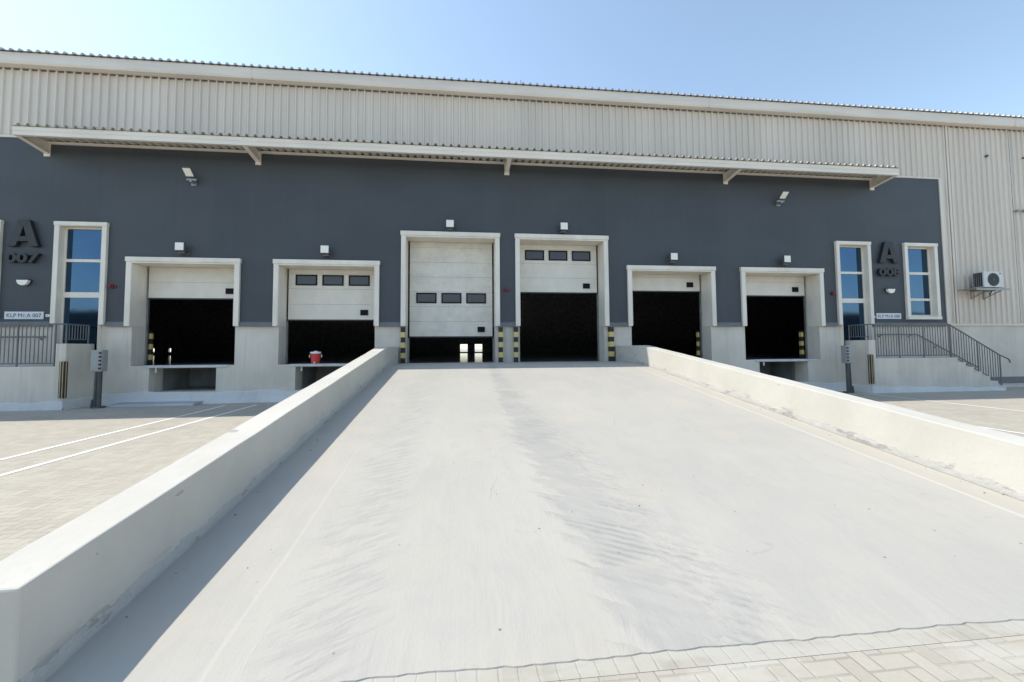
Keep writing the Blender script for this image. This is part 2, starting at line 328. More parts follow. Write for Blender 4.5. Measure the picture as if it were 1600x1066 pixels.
# ------------------------------------------------------------------ mesh helpers
class MB:
    def __init__(s): s.v = []; s.f = []; s.mi = []; s.cur = 0
    def add(s, vs, fs):
        o = len(s.v); s.v += [tuple(p) for p in vs]
        for f in fs: s.f.append([o+i for i in f]); s.mi.append(s.cur)
    def box(s, x0, x1, y0, y1, z0, z1):
        vs = [(x, y, z) for z in (z0, z1) for y in (y0, y1) for x in (x0, x1)]
        s.add(vs, [(0, 2, 3, 1), (4, 5, 7, 6), (0, 1, 5, 4), (2, 6, 7, 3), (0, 4, 6, 2), (1, 3, 7, 5)])
    def quad(s, a, b, c, d): s.add([a, b, c, d], [(0, 1, 2, 3)])
    def prism(s, pts, ax, a0, a1):
        """2-D outline extruded along axis ax ('x': pts are (y,z), 'y': (x,z), 'z': (x,y))"""
        def P(u, v, a): return {'x': (a, u, v), 'y': (u, a, v), 'z': (u, v, a)}[ax]
        k = len(pts); vs = [P(u, v, a0) for u, v in pts]+[P(u, v, a1) for u, v in pts]
        s.add(vs, [tuple(range(k)), tuple(range(2*k-1, k-1, -1))]+[(i, i+k, (i+1) % k+k, (i+1) % k) for i in range(k)])
    def tube(s, p0, p1, r, n=8, r1=None):
        p0, p1 = Vector(p0), Vector(p1); d = (p1-p0).normalized()
        a = d.orthogonal().normalized(); b = d.cross(a); r1 = r if r1 is None else r1
        vs = []
        for c, rr in ((p0, r), (p1, r1)):
            for i in range(n):
                t = 2*math.pi*i/n; vs.append(c+a*math.cos(t)*rr+b*math.sin(t)*rr)
        s.add(vs, [tuple(range(n-1, -1, -1)), tuple(range(n, 2*n))]+[(i, (i+1) % n, (i+1) % n+n, i+n) for i in range(n)])
    def path(s, pts, r, n=8):
        for a, b in zip(pts, pts[1:]): s.tube(a, b, r, n)
        for a in pts[1:-1]: s.ball(a, r*1.02)
    def ball(s, c, r, n=8, m=6):
        c = Vector(c); vs = [c+Vector((0, 0, r))]
        for j in range(1, m):
            for i in range(n):
                a = math.pi*j/m; t = 2*math.pi*i/n
                vs.append(c+Vector((math.sin(a)*math.cos(t), math.sin(a)*math.sin(t), math.cos(a)))*r)
        vs.append(c-Vector((0, 0, r))); fs = [(0, 1+i, 1+(i+1) % n) for i in range(n)]
        for j in range(m-2):
            for i in range(n): fs.append((1+j*n+i, 1+(j+1)*n+i, 1+(j+1)*n+(i+1) % n, 1+j*n+(i+1) % n))
        L = len(vs)-1; fs += [(L, 1+(m-2)*n+(i+1) % n, 1+(m-2)*n+i) for i in range(n)]
        s.add(vs, fs)
    def wall(s, x0, x1, z0, z1, yf, yb, holes):
        xs = sorted({x0, x1, *[h[0] for h in holes], *[h[1] for h in holes]}); zs = sorted({z0, z1, *[h[2] for h in holes], *[h[3] for h in holes]})
        xs = [x for x in xs if x0 <= x <= x1]; zs = [z for z in zs if z0 <= z <= z1]
        solid = lambda xa, za: x0 < xa < x1 and z0 < za < z1 and not any(h[0] < xa < h[1] and h[2] < za < h[3] for h in holes)
        for i in range(len(xs)-1):
            for j in range(len(zs)-1):
                a, b, c, d = xs[i], xs[i+1], zs[j], zs[j+1]; cx, cz = (a+b)/2, (c+d)/2
                if not solid(cx, cz): continue
                s.quad((a, yf, c), (b, yf, c), (b, yf, d), (a, yf, d)); s.quad((b, yb, c), (a, yb, c), (a, yb, d), (b, yb, d))
                e = .001
                if not solid(a-e, cz): s.quad((a, yb, c), (a, yf, c), (a, yf, d), (a, yb, d))
                if not solid(b+e, cz): s.quad((b, yf, c), (b, yb, c), (b, yb, d), (b, yf, d))
                if not solid(cx, c-e): s.quad((a, yf, c), (a, yb, c), (b, yb, c), (b, yf, c))
                if not solid(cx, d+e): s.quad((a, yb, d), (a, yf, d), (b, yf, d), (b, yb, d))
    def build(s, name, mat, parent=None, smooth=False, bevel=0, origin=None, merge=False, normals=True):
        me = bpy.data.meshes.new(name); o0 = Vector(origin) if origin else Vector((0, 0, 0))
        me.from_pydata([tuple(Vector(v)-o0) for v in s.v], [], s.f)
        for mm in (mat if isinstance(mat, list) else [mat]): me.materials.append(mm)
        me.polygons.foreach_set('material_index', s.mi)
        if merge or normals:
            bm = bmesh.new(); bm.from_mesh(me)
            if merge: bmesh.ops.remove_doubles(bm, verts=bm.verts, dist=1e-4)
            if normals: bmesh.ops.recalc_face_normals(bm, faces=bm.faces)
            bm.to_mesh(me); bm.free()
        if smooth: me.polygons.foreach_set('use_smooth', [True]*len(me.polygons))
        me.update(); o = bpy.data.objects.new(name, me); COL.objects.link(o); o.location = o0
        if parent is not None: o.parent = parent; o.location = o0-world_loc(parent)
        if bevel:
            b = o.modifiers.new('bevel', 'BEVEL'); b.width = bevel; b.segments = 2; b.limit_method = 'ANGLE'; b.angle_limit = R(40)
        return o
def world_loc(o):
    l = Vector((0, 0, 0))
    while o is not None: l += o.location; o = o.parent
    return l
def tag(o, label=None, cat=None, group=None, kind=None):
    if label: o['label'] = label
    if cat: o['category'] = cat
    if group: o['group'] = group
    if kind: o['kind'] = kind
    return o
def thing(name, loc, label, cat, group=None):
    o = bpy.data.objects.new(name, None); COL.objects.link(o); o.location = loc; o.empty_display_size = .2
    return tag(o, label, cat, group)
def copy_tree(o, loc, label):
    c = o.copy(); COL.objects.link(c); c.location = loc; c['label'] = label
    def rec(src, dst):
        for ch in list(src.children):
            k = ch.copy(); COL.objects.link(k); k.parent = dst; rec(ch, k)
    rec(o, c); return c

# ------------------------------------------------------------------ dimensions
CX = 1.62
DC = [CX-10.43, CX-6.03, CX-1.955, CX+1.955, CX+6.03, CX+10.43]      # door centres
TALL = {2, 3}
HW = 1.53; TD, TT = 4.48, 5.53
LEAFZ = [3.42, 2.71, 2.12, 3.73, 3.82, 3.68]                        # bottom edge of each leaf
WD = [(CX-14.05, CX-12.83), (CX+12.83, CX+14.05)]                    # entrance door openings
WW = [(CX-17.00, CX-15.79), (CX+15.79, CX+17.00)]                    # side windows
XB0, XB1, YB = -42.0, 46.0, 30.0
XL, XR, WT, WH = -2.08, 5.46, .317, .547
YF = -11.55
zr = lambda y: ZT if y > -Y0 else ZT+RS*(y+Y0)

# ------------------------------------------------------------------ ground, lines, ramp
g = MB(); g.quad((-900, -900, 0), (900, -900, 0), (900, 900, 0), (-900, 900, 0))
tag(g.build('paving', M['paving'], normals=False), kind='structure')
g = MB(); g.quad((XL-.3, YF-.115, .002), (9.0, YF-.115, .002), (9.0, YF+.01, .002), (XL-.3, YF+.01, .002))
tag(g.build('paving_edge', M['edging'], normals=False), kind='structure')
def rline(x0, x1, y0, y1): g.quad((x0, y0, .005), (x1, y0, .005), (x1, y1, .005), (x0, y1, .005))
g = MB()
for x in (-7.12, -6.22, 10.64, 14.22): rline(x-.05, x+.05, -13.0, -.75)
tag(g.build('parking_lines', M['line'], normals=False), kind='structure')

g = MB(); nx = 150
ys = [-Y0, -4, -6, -8, -10, -11.2]
rag = [random.uniform(-.007, .007)+.006*math.sin(i*.21) for i in range(nx+1)]
xs = [XL-.01+(XR-XL+.02)*i/nx for i in range(nx+1)]
def zz(y): return max(.012, zr(y)) if y > YF+.3 else max(.010, zr(y)+.006)
rows = [[(x, y, zz(y)) for x in xs] for y in [-.002]+ys]
rows.append([(x, YF+rag[i], .009) for i, x in enumerate(xs)])
rows.append([(x, YF+rag[i]-.006, -.004) for i, x in enumerate(xs)])
for a, b in zip(rows, rows[1:]):
    for i in range(nx): g.quad(b[i], b[i+1], a[i+1], a[i])
tag(g.build('ramp', M['ramp'], merge=True), kind='structure')

g = MB(); rp = random.Random(11)
for i in range(46):
    x = rp.uniform(XL+.1, XR-.1); y = -Y0-.6-(rp.random()**.8)*8.6; q = rp.uniform(.003, .0075)
    if rp.random() < .6: x = rp.choice((XL+rp.uniform(.02, .25), XR-rp.uniform(.02, .2)))
    c = Vector((x, y, zr(y)+q*.4)); o_ = len(g.v); g.ball(c, q, 6, 4)
    for k in range(o_, len(g.v)):
        v = Vector(g.v[k])-c; g.v[k] = tuple(c+Vector((v.x*rp.uniform(.8, 1.9), v.y*rp.uniform(.7, 1.3), v.z*.7)))
tag(g.build('gravel', simple('grit', (.12, .115, .11), .9)), 'scattered grit and small stones lying on the pale ramp', 'gravel', kind='stuff')

def ramp_wall(x0, x1, label):
    b = MB(); pr = [(-.002, -.05), (-.002, ZT+WH), (-Y0, ZT+WH)]
    n = 26; rnd = random.Random(int(x0*10))
    for i in range(1, n+1):
        y = -Y0+(YF+Y0)*i/n; pr.append((y, zr(y)+WH+(rnd.uniform(-.004, .004) if i < n else 0)))
    pr.append((YF, -.05))
    b.prism(pr, 'x', x0, x1)
    o = b.build('ramp_wall', M['rampwall'], bevel=.012, origin=((x0+x1)/2, YF/2, 0))
    return tag(o, label, 'wall', 'low walls flanking the ramp')
ramp_wall(XL-WT, XL, 'low cream concrete wall along left side of ramp, its inner face in shade')
ramp_wall(XR, XR+WT, 'low cream concrete wall along right side of ramp, its inner face sunlit')

# ------------------------------------------------------------------ warehouse
B = thing('warehouse', (CX, 0, 0), 'long grey metal clad warehouse with slate panel, six dock doors and a canopy', 'warehouse')
holes = []
for i, c in enumerate(DC): holes.append((c-HW, c+HW, ZT, TT if i in TALL else TD))
for i in (0, 1, 4, 5): holes.append((DC[i]-.99, DC[i]+.99, .36, 1.12))
for a, b_ in WD: holes.append((a, b_, 1.25, 5.60))
for a, b_ in WW: holes.append((a, b_, 2.83, 5.60))
w = MB(); w.wall(XB0, XB1, -.2, 10.9, 0, .6, holes); w.build('wall', M['plinth'], B, merge=True)
pan = MB(); pan.wall(CX-17.5, CX+17.45, 2.52, 8.35, -.045, -.001, [h for h in holes]); pan.build('wall_panel', M['panel'], B, merge=True)

def cladding(mb, x0, x1, z0, z1, yb=-.008, d=.052):
    n = int(round((x1-x0)/.25)); x = x0
    pts = []
    for i in range(n):
        a = x0+i*.25
        pts += [(a, yb), (a+.085, yb), (a+.098, yb-.006), (a+.150, yb-.006), (a+.163, yb), (a+.178, yb), (a+.192, yb-d), (a+.232, yb-d)]
    pts.append((x0+n*.25, yb)); pts = [p for p in pts if p[0] <= x1+1e-6]
    for p, q in zip(pts, pts[1:]): mb.quad((p[0], p[1], z0), (q[0], q[1], z0), (q[0], q[1], z1), (p[0], p[1], z1))
c_ = MB(); cladding(c_, XB0, XB1, 8.42, 10.66)
cladding(c_, CX+17.62, XB1, 2.56, 8.42); cladding(c_, XB0, CX-17.62, 2.56, 8.42)
c_.build('cladding', M['clad'], B, normals=False)
# sheet laps and the trims round the slate panel
t = MB(); t.box(CX-17.5, CX+17.55, -.07, -.046, 8.36, 8.43); t.box(CX+17.46, CX+17.60, -.075, -.046, 2.50, 8.355); t.box(CX-17.62, CX-17.51, -.075, -.046, 2.50, 8.355)
t.box(CX+17.92, CX+18.0, -.062, -.044, 2.56, 10.62)
t.build('panel_trim', M['clad'], B)
t = MB(); t.box(22.50, 22.53, -.055, -.046, 2.56, 10.65); t.build('sheet_joint', M['galv'], B)
for x, z in ((21.42, 9.43), (23.21, 9.43)):
    t = MB(); t.tube((x, -.02, z), (x, -.09, z), .05, 10); t.build('wall_cap', M['lamp_body'], B)
# drip flashing at the bottom of the panel between doors
t = MB(); edges = [CX-17.5]+sum([[c-1.69, c+1.69] for c in DC], [])+[CX+17.46]
segs = []
xs_ = [CX-17.5]
cuts = sorted([(c-1.685, c+1.685) for c in DC]+[(WD[0][0]-.15, WD[0][1]+.15), (WD[1][0]-.15, WD[1][1]+.15)])
cur = CX-17.5
for a, b_ in cuts: segs.append((cur, a)); cur = b_
segs.append((cur, CX+17.46))
for a, b_ in segs:
    if b_-a > .05: t = MB(); t.prism([(-.047, 2.60), (-.047, 2.47), (-.001, 2.47), (-.001, 2.44), (-.085, 2.44), (-.085, 2.56)], 'x', a, b_); t.build('flashing', M['flash'], B)
t = MB(); t.box(CX+17.62, XB1, -.06, -.001, 2.47, 2.555); t.build('cladding_trim', M['clad'], B)
t = MB(); t.box(XB0, CX-17.63, -.06, -.001, 2.47, 2.555); t.build('cladding_trim', M['clad'], B)

t = MB(); t.box(XB0, XB1, -.030, -.0085, 10.565, 10.598); t.build('gutter_shade_strip', M['flash'], B)  # added strip in flashing grey, painting the shade between ribs under the gutter
# gutter fascia, roof
t = MB(); t.prism([(-.30, 10.95), (-.30, 10.66), (-.27, 10.60), (-.06, 10.60), (-.06, 10.95)], 'x', XB0-.1, XB1+.1)
t.build('gutter', M['gutter'], B)
for x in (-6.84, 9.2, 22.5):
    t = MB(); t.box(x, x+.03, -.306, -.2, 10.60, 10.955); t.build('gutter_joint', M['clad'], B)
t = MB(); yr0, zr0, yrm, zrm = -.36, 10.965, 15.0, 12.3
pr = []
n = int((XB1-XB0)/.25)
for i in range(n):
    a = XB0+i*.25; pr += [(a, 0), (a+.14, 0), (a+.165, .07), (a+.215, .07), (a+.24, 0)]
for (y0, z0, y1, z1) in ((yr0, zr0, yrm, zrm), (yrm, zrm, YB+.3, zr0)):
    for p, q in zip(pr, pr[1:]): t.quad((p[0], y0, z0+p[1]), (q[0], y0, z0+q[1]), (q[0], y1, z1+q[1]), (p[0], y1, z1+p[1]))
for k in range(0, len(pr)-4, 5):          # closed rib ends at the eave
    a = pr[k+1][0]; t.quad((a, yr0+.001, zr0), (a+.10, yr0+.001, zr0), (a+.075, yr0+.001, zr0+.07), (a+.025, yr0+.001, zr0+.07))
t.build('roof', M['sheet_top'], B, normals=False)
t = MB(); t.quad((XB0, -.3, 10.94), (XB1, -.3, 10.94), (XB1, yrm, 12.25), (XB0, yrm, 12.25)); t.quad((XB0, yrm, 12.25), (XB1, yrm, 12.25), (XB1, YB+.2, 10.94), (XB0, YB+.2, 10.94))
t.build('ceiling', M['in_dark'], B, normals=False)
# lightning spike on the roof
t = MB(); t.tube((2.17, .1, 10.95), (2.17, .1, 11.42), .014, 6); t.tube((2.10, .1, 11.13), (2.24, .1, 11.13), .012, 6); t.build('lightning_rod', M['galv'], B)

# shell and interior
bh = [(-.08, .72, 1.32, 2.15), (1.52, 2.33, 1.32, 2.15), (-31.06, -30.80, 1.50, 1.88), (-29.51, -29.25, 1.50, 1.88)]
t = MB(); t.wall(XB0, XB1, 0, 10.93, YB, YB+.25, bh); t.build('rear_wall', M['in_dark'], B, merge=True)
for x in (XB0, XB1-.25): t = MB(); t.prism([(.601, 0), (YB-.001, 0), (YB-.001, 10.9), (15, 12.2), (.601, 10.9)], 'x', x, x+.25); t.build('side_wall', M['in_dark'], B)
t = MB(); t.quad((XB0+.25, .55, ZT-.004), (XB1-.25, .55, ZT-.004), (XB1-.25, YB, ZT-.004), (XB0+.25, YB, ZT-.004)); 
for i, c in enumerate(DC): t.quad((c-HW, .0, ZT+.003), (c+HW, .0, ZT+.003), (c+HW, .62, ZT+.003), (c-HW, .62, ZT+.003))
t.build('floor', M['floor'], B, normals=False)
# leveller pits
for i in (0, 1, 4, 5):
    t = MB()
    a, b_ = DC[i]-.99, DC[i]+.99; y0, y1, z0, z1 = .601, 1.9, .36, 1.12
    t.quad((a, y0, z0), (b_, y0, z0), (b_, y1, z0), (a, y1, z0)); t.quad((a, y0, z1), (b_, y0, z1), (b_, y1, z1), (a, y1, z1))
    t.quad((a, y0, z0), (a, y1, z0), (a, y1, z1), (a, y0, z1)); t.quad((b_, y0, z0), (b_, y1, z0), (b_, y1, z1), (b_, y0, z1)); t.quad((a, y1, z0), (b_, y1, z0), (b_, y1, z1), (a, y1, z1))
    t.build('leveller_pit', M['pit'], B, normals=False)
for i in (0, 1, 4, 5):
    c = DC[i]; t = MB(); t.box(c-1.15, c+1.35, -.035, .25, 1.135, 1.198+.010)
    t.tube((c-.8, .02, .98), (c-.8, .02, 1.12), .03, 8)
    t.build('dock_lip', M['steel_lip'], B, bevel=.006, origin=(c, 0, 1.2))

# door frames, leaves
for i, c in enumerate(DC):
    top = TT if i in TALL else TD
    f = MB()
    f.box(c-1.68, c-HW-.004, -.13, -.046, 2.45, top+.02); f.box(c+HW+.004, c+1.68, -.13, -.046, 2.45, top+.02)
    f.box(c-1.70, c+1.70, -.15, -.046, top+.021, top+.165)
    f.box(c-HW-.003, c-HW+.012, -.128, .50, 2.46, top-.03); f.box(c+HW-.012, c+HW+.003, -.128, .50, 2.46, top-.03)
    f.box(c-HW-.003, c+HW+.003, -.128, .55, top-.028, top+.018)
    f.build('door_frame', M['trim'], B, bevel=.004, origin=(c, 0, 2.45))
    lb = LEAFZ[i]; y = .52
    L = MB(); z = lb; hw = 1.465
    while z < top-.03:
        z1 = min(z+.529, top-.031)
        L.prism([(y, z+.002), (y, z1-.006), (y+.006, z1-.001), (y+.05, z1-.001), (y+.05, z+.002)], 'x', c-hw, c+hw)
        z += .53
    leaf = L.build('sectional_door', M['leaf_dusty'] if i == 2 else M['leaf'], B, origin=(c, y, lb))
    seal = MB(); seal.box(c-hw, c+hw, y-.004, y+.05, lb-.04, lb+.003); seal.build('bottom_seal', M['dark'], leaf)
    wz = lb+1.18
    if wz+.37 < top:
        for dx in (-.88, 0, .88):
            w_ = MB(); x0, x1, z0, z1 = c+dx-.355, c+dx+.355, wz, wz+.37
            w_.box(x0, x1, y-.022, y-.001, z0, z0+.045); w_.box(x0, x1, y-.022, y-.001, z1-.045, z1)
            w_.box(x0, x0+.045, y-.022, y-.001, z0+.0455, z1-.0455); w_.box(x1-.045, x1, y-.022, y-.001, z0+.0455, z1-.0455)
            w_.cur = 1; w_.box(x0+.045, x1-.045, y-.008, y-.002, z0+.045, z1-.045)
            w_.build('door_window', [M['frame_black'], M['pane']], leaf, origin=(c+dx, y, wz))
    h_ = MB(); h_.box(c+.93, c+1.19, y-.03, y-.001, lb+.15, lb+.34); h_.box(c+1.0, c+1.12, y-.045, y-.031, lb+.27, lb+.30)
    h_.build('handle', M['frame_black'], leaf, bevel=.004, origin=(c+1.06, y, lb+.15))
    # door tracks
    for q in (-1.52, 1.475):
        tk = MB(); tk.box(c+q, c+q+.045, .54, .60, ZT+.004, lb-.05); tk.build('door_track', M['galv'], B)

# glazed entrances and windows
def glazing(a, b_, z0, z1, rails, nm):
    f = MB(); tw = .13
    f.box(a-tw, a-.003, -.13, -.046, z0 if nm == 'window' else 2.5, z1+.003); f.box(b_+.003, b_+tw, -.13, -.046, z0 if nm == 'window' else 2.5, z1+.003)
    f.box(a-tw-.01, b_+tw+.01, -.145, -.046, z1+.004, z1+.12)
    if nm == 'window': f.box(a-tw-.01, b_+tw+.01, -.145, -.046, z0-.12, z0-.004)
    for x in (a-.003, b_-.009): f.box(x, x+.012, -.128, .068, z0+.002, z1-.002)
    f.box(a+.01, b_-.01, -.128, .068, z1-.012, z1+.003); 
    y = .07; sw = .055
    f.box(a, a+sw, y, y+.06, z0, z1); f.box(b_-sw, b_, y, y+.06, z0, z1)
    zs = [z0]+[r for r in rails]+[z1]
    f.box(a+sw, b_-sw, y+.001, y+.059, z1-.06, z1-.001); f.box(a+sw, b_-sw, y+.001, y+.059, z0+.001, z0+.07)
    for r0, r1 in rails: f.box(a+sw, b_-sw, y+.001, y+.059, r0, r1)
    o = f.build(nm, M['trim'], B, origin=((a+b_)/2, 0, z0))
    lo = z0+.07; prs = []
    for r0, r1 in rails: prs.append((lo, r0)); lo = r1
    prs.append((lo, z1-.06))
    for p0, p1 in prs:
        g_ = MB(); g_.box(a+sw, b_-sw, y+.028, y+.034, p0, p1); g_.build('pane', M['glass'], o)
for a, b_ in WD: glazing(a, b_, 1.25, 5.60, [(3.36, 3.53), (4.49, 4.58)], 'entrance_door')
for a, b_ in WW: glazing(a, b_, 2.83, 5.60, [(3.46, 3.55), (4.50, 4.60)], 'window')

# canopy
CA0, CA1, CY = CX-14.62, CX+14.52, -.97
t = MB(); pr = []
n = int((CA1-CA0)/.25)
for i in range(n+1):
    a = CA0+i*.25
    pr += [(a, 0), (a+.135, 0), (a+.165, .065), (a+.215, .065), (a+.245, 0)]
pr = [p for p in pr if p[0] <= CA1+.02]
slope = lambda y: 8.30+(y+.05)*.03
for p, q in zip(pr, pr[1:]):
    for th, rev in ((0, 0), (-.012, 1)):
        A = [(p[0], CY-.06, slope(CY-.06)+p[1]+th), (q[0], CY-.06, slope(CY-.06)+q[1]+th), (q[0], -.05, slope(-.05)+q[1]+th), (p[0], -.05, slope(-.05)+p[1]+th)]
        if rev: A = A[::-1]
        t.quad(*A)
    t.quad((p[0], CY-.06, slope(CY-.06)+p[1]-.012), (q[0], CY-.06, slope(CY-.06)+q[1]-.012), (q[0], CY-.06, slope(CY-.06)+q[1]), (p[0], CY-.06, slope(CY-.06)+p[1]))
can = t.build('canopy', M['canopy_sheet'], B, normals=False, origin=(CX, 0, 8.3))
t = MB(); t.prism([(CY, 8.25), (CY, 8.00), (CY+.09, 8.00), (CY+.09, 8.02), (CY+.02, 8.02), (CY+.02, 8.23), (CY+.09, 8.23), (CY+.09, 8.25)], 'x', CA0, CA1)
t.box(CA0, CA1, CY-.012, CY-.001, 8.13, 8.25)
t.build('canopy_fascia', M['fascia'], can)
for q0, q1 in ((-.11, -.05),):
    t = MB(); t.box(CA0, CA1, q0, q1, 8.19, 8.26); t.build('purlin', M['fascia'], can)
for dx in (-14.55, -8.29, 0, 8.29, 14.45):
    x = CX+dx; t = MB()
    t.prism([(CY+.03, 8.18), (-.07, 8.20), (-.07, 7.90), (CY+.03, 8.02)], 'x', x-.012, x+.012)
    t.prism([(CY+.03, 8.018), (-.07, 7.898), (-.07, 7.882), (CY+.03, 8.002)], 'x', x-.07, x+.07)
    t.prism([(CY+.03, 8.198), (-.07, 8.218), (-.07, 8.202), (CY+.03, 8.182)], 'x', x-.07, x+.07)
    t.box(x-.09, x+.09, -.068, -.047, 7.80, 8.219)
    t.build('bracket', M['fascia'], can, origin=(x, 0, 7.85))

# base fillet: rough painted plaster along the foot of the wall
def fillet(x0, x1, yw, h0, name='base_fillet', seed=1, sgn=1):
    rnd = random.Random(seed); n = max(4, int(abs(x1-x0)/.08)); b = MB(); P = []
    ph = rnd.uniform(0, 6)
    for i in range(n+1):
        x = x0+(x1-x0)*i/n
        h = h0+.03*math.sin(x*1.9+ph)+.015*math.sin(x*5+ph)+rnd.uniform(-.006, .006)
        d = .17+.04*math.sin(x*2.6+ph*2)+.02*math.sin(x*7)+rnd.uniform(-.008, .008)
        P.append([(x, yw+.01, h), (x, yw-.035, h-.03), (x, yw-d*.45, h*.45), (x, yw-d, .02), (x, yw-d-.015, -.01)])
    for a, c in zip(P, P[1:]):
        for k in range(4): b.quad(a[k], a[k+1], c[k+1], c[k])
    return b.build(name, M['fillet'], B, merge=True, smooth=False)
fillet(-11.18, XL-WT, 0, .36, seed=3); fillet(XR+WT, 14.60, 0, .34, seed=5)
t = MB(); t.prism([(-.16, 0), (-.62, 0), (-.58, .07), (-.16, .09)], 'x', -10.45, -8.1); t.build('apron', M['slab'], B, bevel=.01)
t = MB(); t.prism([(-.16, 0), (-.50, 0), (-.46, .05), (-.16, .07)], 'x', 10.0, 13.3)
t.build('apron', M['slab'], B, bevel=.01)
t = MB(); t.box(20.9, 34, -.03, .001, .17, .42); t.build('skirting', M['steel'], B)

# ------------------------------------------------------------------ entrance platforms with steps (mirrored about CX)
def platform(s, label):
    X = lambda x: CX+s*(x-CX)          # x given for the right-hand one
    T = thing('entrance_platform', (X(16.5), -.45, 0), label, 'platform', 'raised entrance platforms')
    b = MB()
    def bx(x0, x1, y0, y1, z0, z1): a, c = sorted((X(x0), X(x1))); b.box(a, c, y0, y1, z0, z1)
    b_pts = [(X(14.90), -.02), (X(14.90), 1.24), (X(18.30), 1.24)]
    n = 7; rise = 1.24/n; run = .335
    for k in range(n-1):
        x = 18.30+k*run; z = 1.24-(k+1)*rise
        b_pts += [(X(x), z), (X(x+run), z)]
    b_pts += [(X(18.30+(n-1)*run), -.02)]
    b.prism(b_pts, 'y', -.88, -.002)
    b.build('steps', M['plinth'], T, bevel=.008)
    b = MB(); bx(14.62, 14.899, -.90, -.002, -.02, 1.90)
    b.build('parapet', M['plinth'], T, bevel=.015)
    # rough painted base
    rnd = random.Random(7+s); b = MB(); P = []
    for i in range(61):
        x = 14.60+(20.2-14.60)*i/60; h = .24*(1-.55*(i/60))+.02*math.sin(i*.5)+rnd.uniform(-.006, .006); d = .06+.015*math.sin(i*.7)+rnd.uniform(-.004, .004)
        P.append([(X(x), -.885, h), (X(x), -.92, h-.02), (X(x), -.90-d, .02), (X(x), -.90-d-.01, -.01)])
    for a, c in zip(P, P[1:]):
        for k in range(3): b.quad(a[k], a[k+1], c[k+1], c[k])
    b.build('base_fillet', M['fillet'], T); b = MB()
    P = []
    for i in range(12):
        y = -.97+.95*i/11; h = .27+rnd.uniform(-.01, .01); P.append([(X(14.625), y, h), (X(14.60), y, h-.02), (X(14.57), y, .02), (X(14.56), y, -.01)])
    for a, c in zip(P, P[1:]):
        for k in range(3): b.quad(a[k], a[k+1], c[k+1], c[k])
    b.build('base_fillet', M['fillet'], T)
    return T
def railing(s, label):
    X = lambda x: CX+s*(x-CX); y = -.82
    T = thing('railing', (X(16.5), y, 1.24), label, 'railing', 'grey railings of the entrance platforms')
    zt, zb = 2.47, 1.33; xe, xs = 18.10, 20.20; k = (1.32-2.47)/(xs-xe)
    b = MB(); b.path([(X(14.97), y, zt), (X(xe), y, zt), (X(xs), y, 1.32), (X(20.56), y, 1.17), (X(20.62), y, 1.12), (X(20.64), y, 1.02)], .024); b.build('top_rail', M['steel'], T)
    b = MB(); b.path([(X(14.97), y, zb), (X(xe), y, zb), (X(xs), y, zb+k*(xs-xe)+.07)], .018)
    b.build('bottom_rail', M['steel'], T)
    for x in (14.99, 15.96, 16.97, 18.10, 19.25, 20.20):
        b = MB(); t_ = zt if x <= xe else zt+k*(x-xe); bt = 1.24 if x <= 18.3 else max(.05, 1.24-(x-18.1)*.53)
        b.tube((X(x), y, bt), (X(x), y, t_), .022); b.build('post', M['steel'], T)
    x = 15.09
    while x < 20.15:
        if min(abs(x-p) for p in (15.96, 16.97, 18.10, 19.25)) > .04:
            t_ = zt if x <= xe else zt+k*(x-xe); bt = zb if x <= xe else zb+k*(x-xe)+.035*(x-xe)
            b = MB(); b.tube((X(x), y, bt), (X(x), y, t_), .0125, 6); b.build('baluster', M['steel'], T)
        x += .109
    # return length on the parapet back to the wall
    b = MB(); xp = X(14.76)
    b.path([(X(14.97), y, zt), (xp+s*.06, y+.0, zt), (xp, y+.05, zt), (xp, -.05, zt)], .022); b.tube((xp, -.80, 2.03), (xp, -.05, 2.03), .014)
    for yy in (-.76, -.06): b.tube((xp, yy, 1.90), (xp, yy, zt), .02)
    for j in range(1, 8): b.tube((xp, -.76+j*.0875, 2.03), (xp, -.76+j*.0875, zt), .010, 6)
    b.build('return_rail', M['steel'], T)
    return T
def handrail(s, label):
    X = lambda x: CX+s*(x-CX)
    T = thing('handrail', (X(17), -.1, 2.1), label, 'handrail', 'wall handrails')
    b = MB(); b.path([(X(15.95), -.05, 2.12), (X(15.97), -.12, 2.12), (X(17.63), -.12, 2.12), (X(19.45), -.12, 1.22), (X(20.3), -.12, .80)], .022); b.build('rail', M['steel'], T)
    for x, z in ((16.1, 2.12), (17.4, 2.12), (18.5, 1.69), (19.9, 1.0)):
        b = MB(); b.tube((X(x), -.01, z-.07), (X(x), -.12, z-.01), .012, 6); b.tube((X(x), -.001, z-.07), (X(x), -.012, z-.07), .035, 10); b.build('rail_bracket', M['steel'], T)
platform(1, 'concrete entrance platform with visible steps at right end of the slate wall')
platform(-1, 'concrete entrance platform at far left edge, its steps out of sight')
railing(1, 'grey bar railing along right platform and down its steps')
railing(-1, 'grey bar railing along left platform in front of glazed entrance')
handrail(1, 'grey wall handrail behind right railing, sloping down beside the steps')
handrail(-1, 'grey wall handrail behind left platform railing')

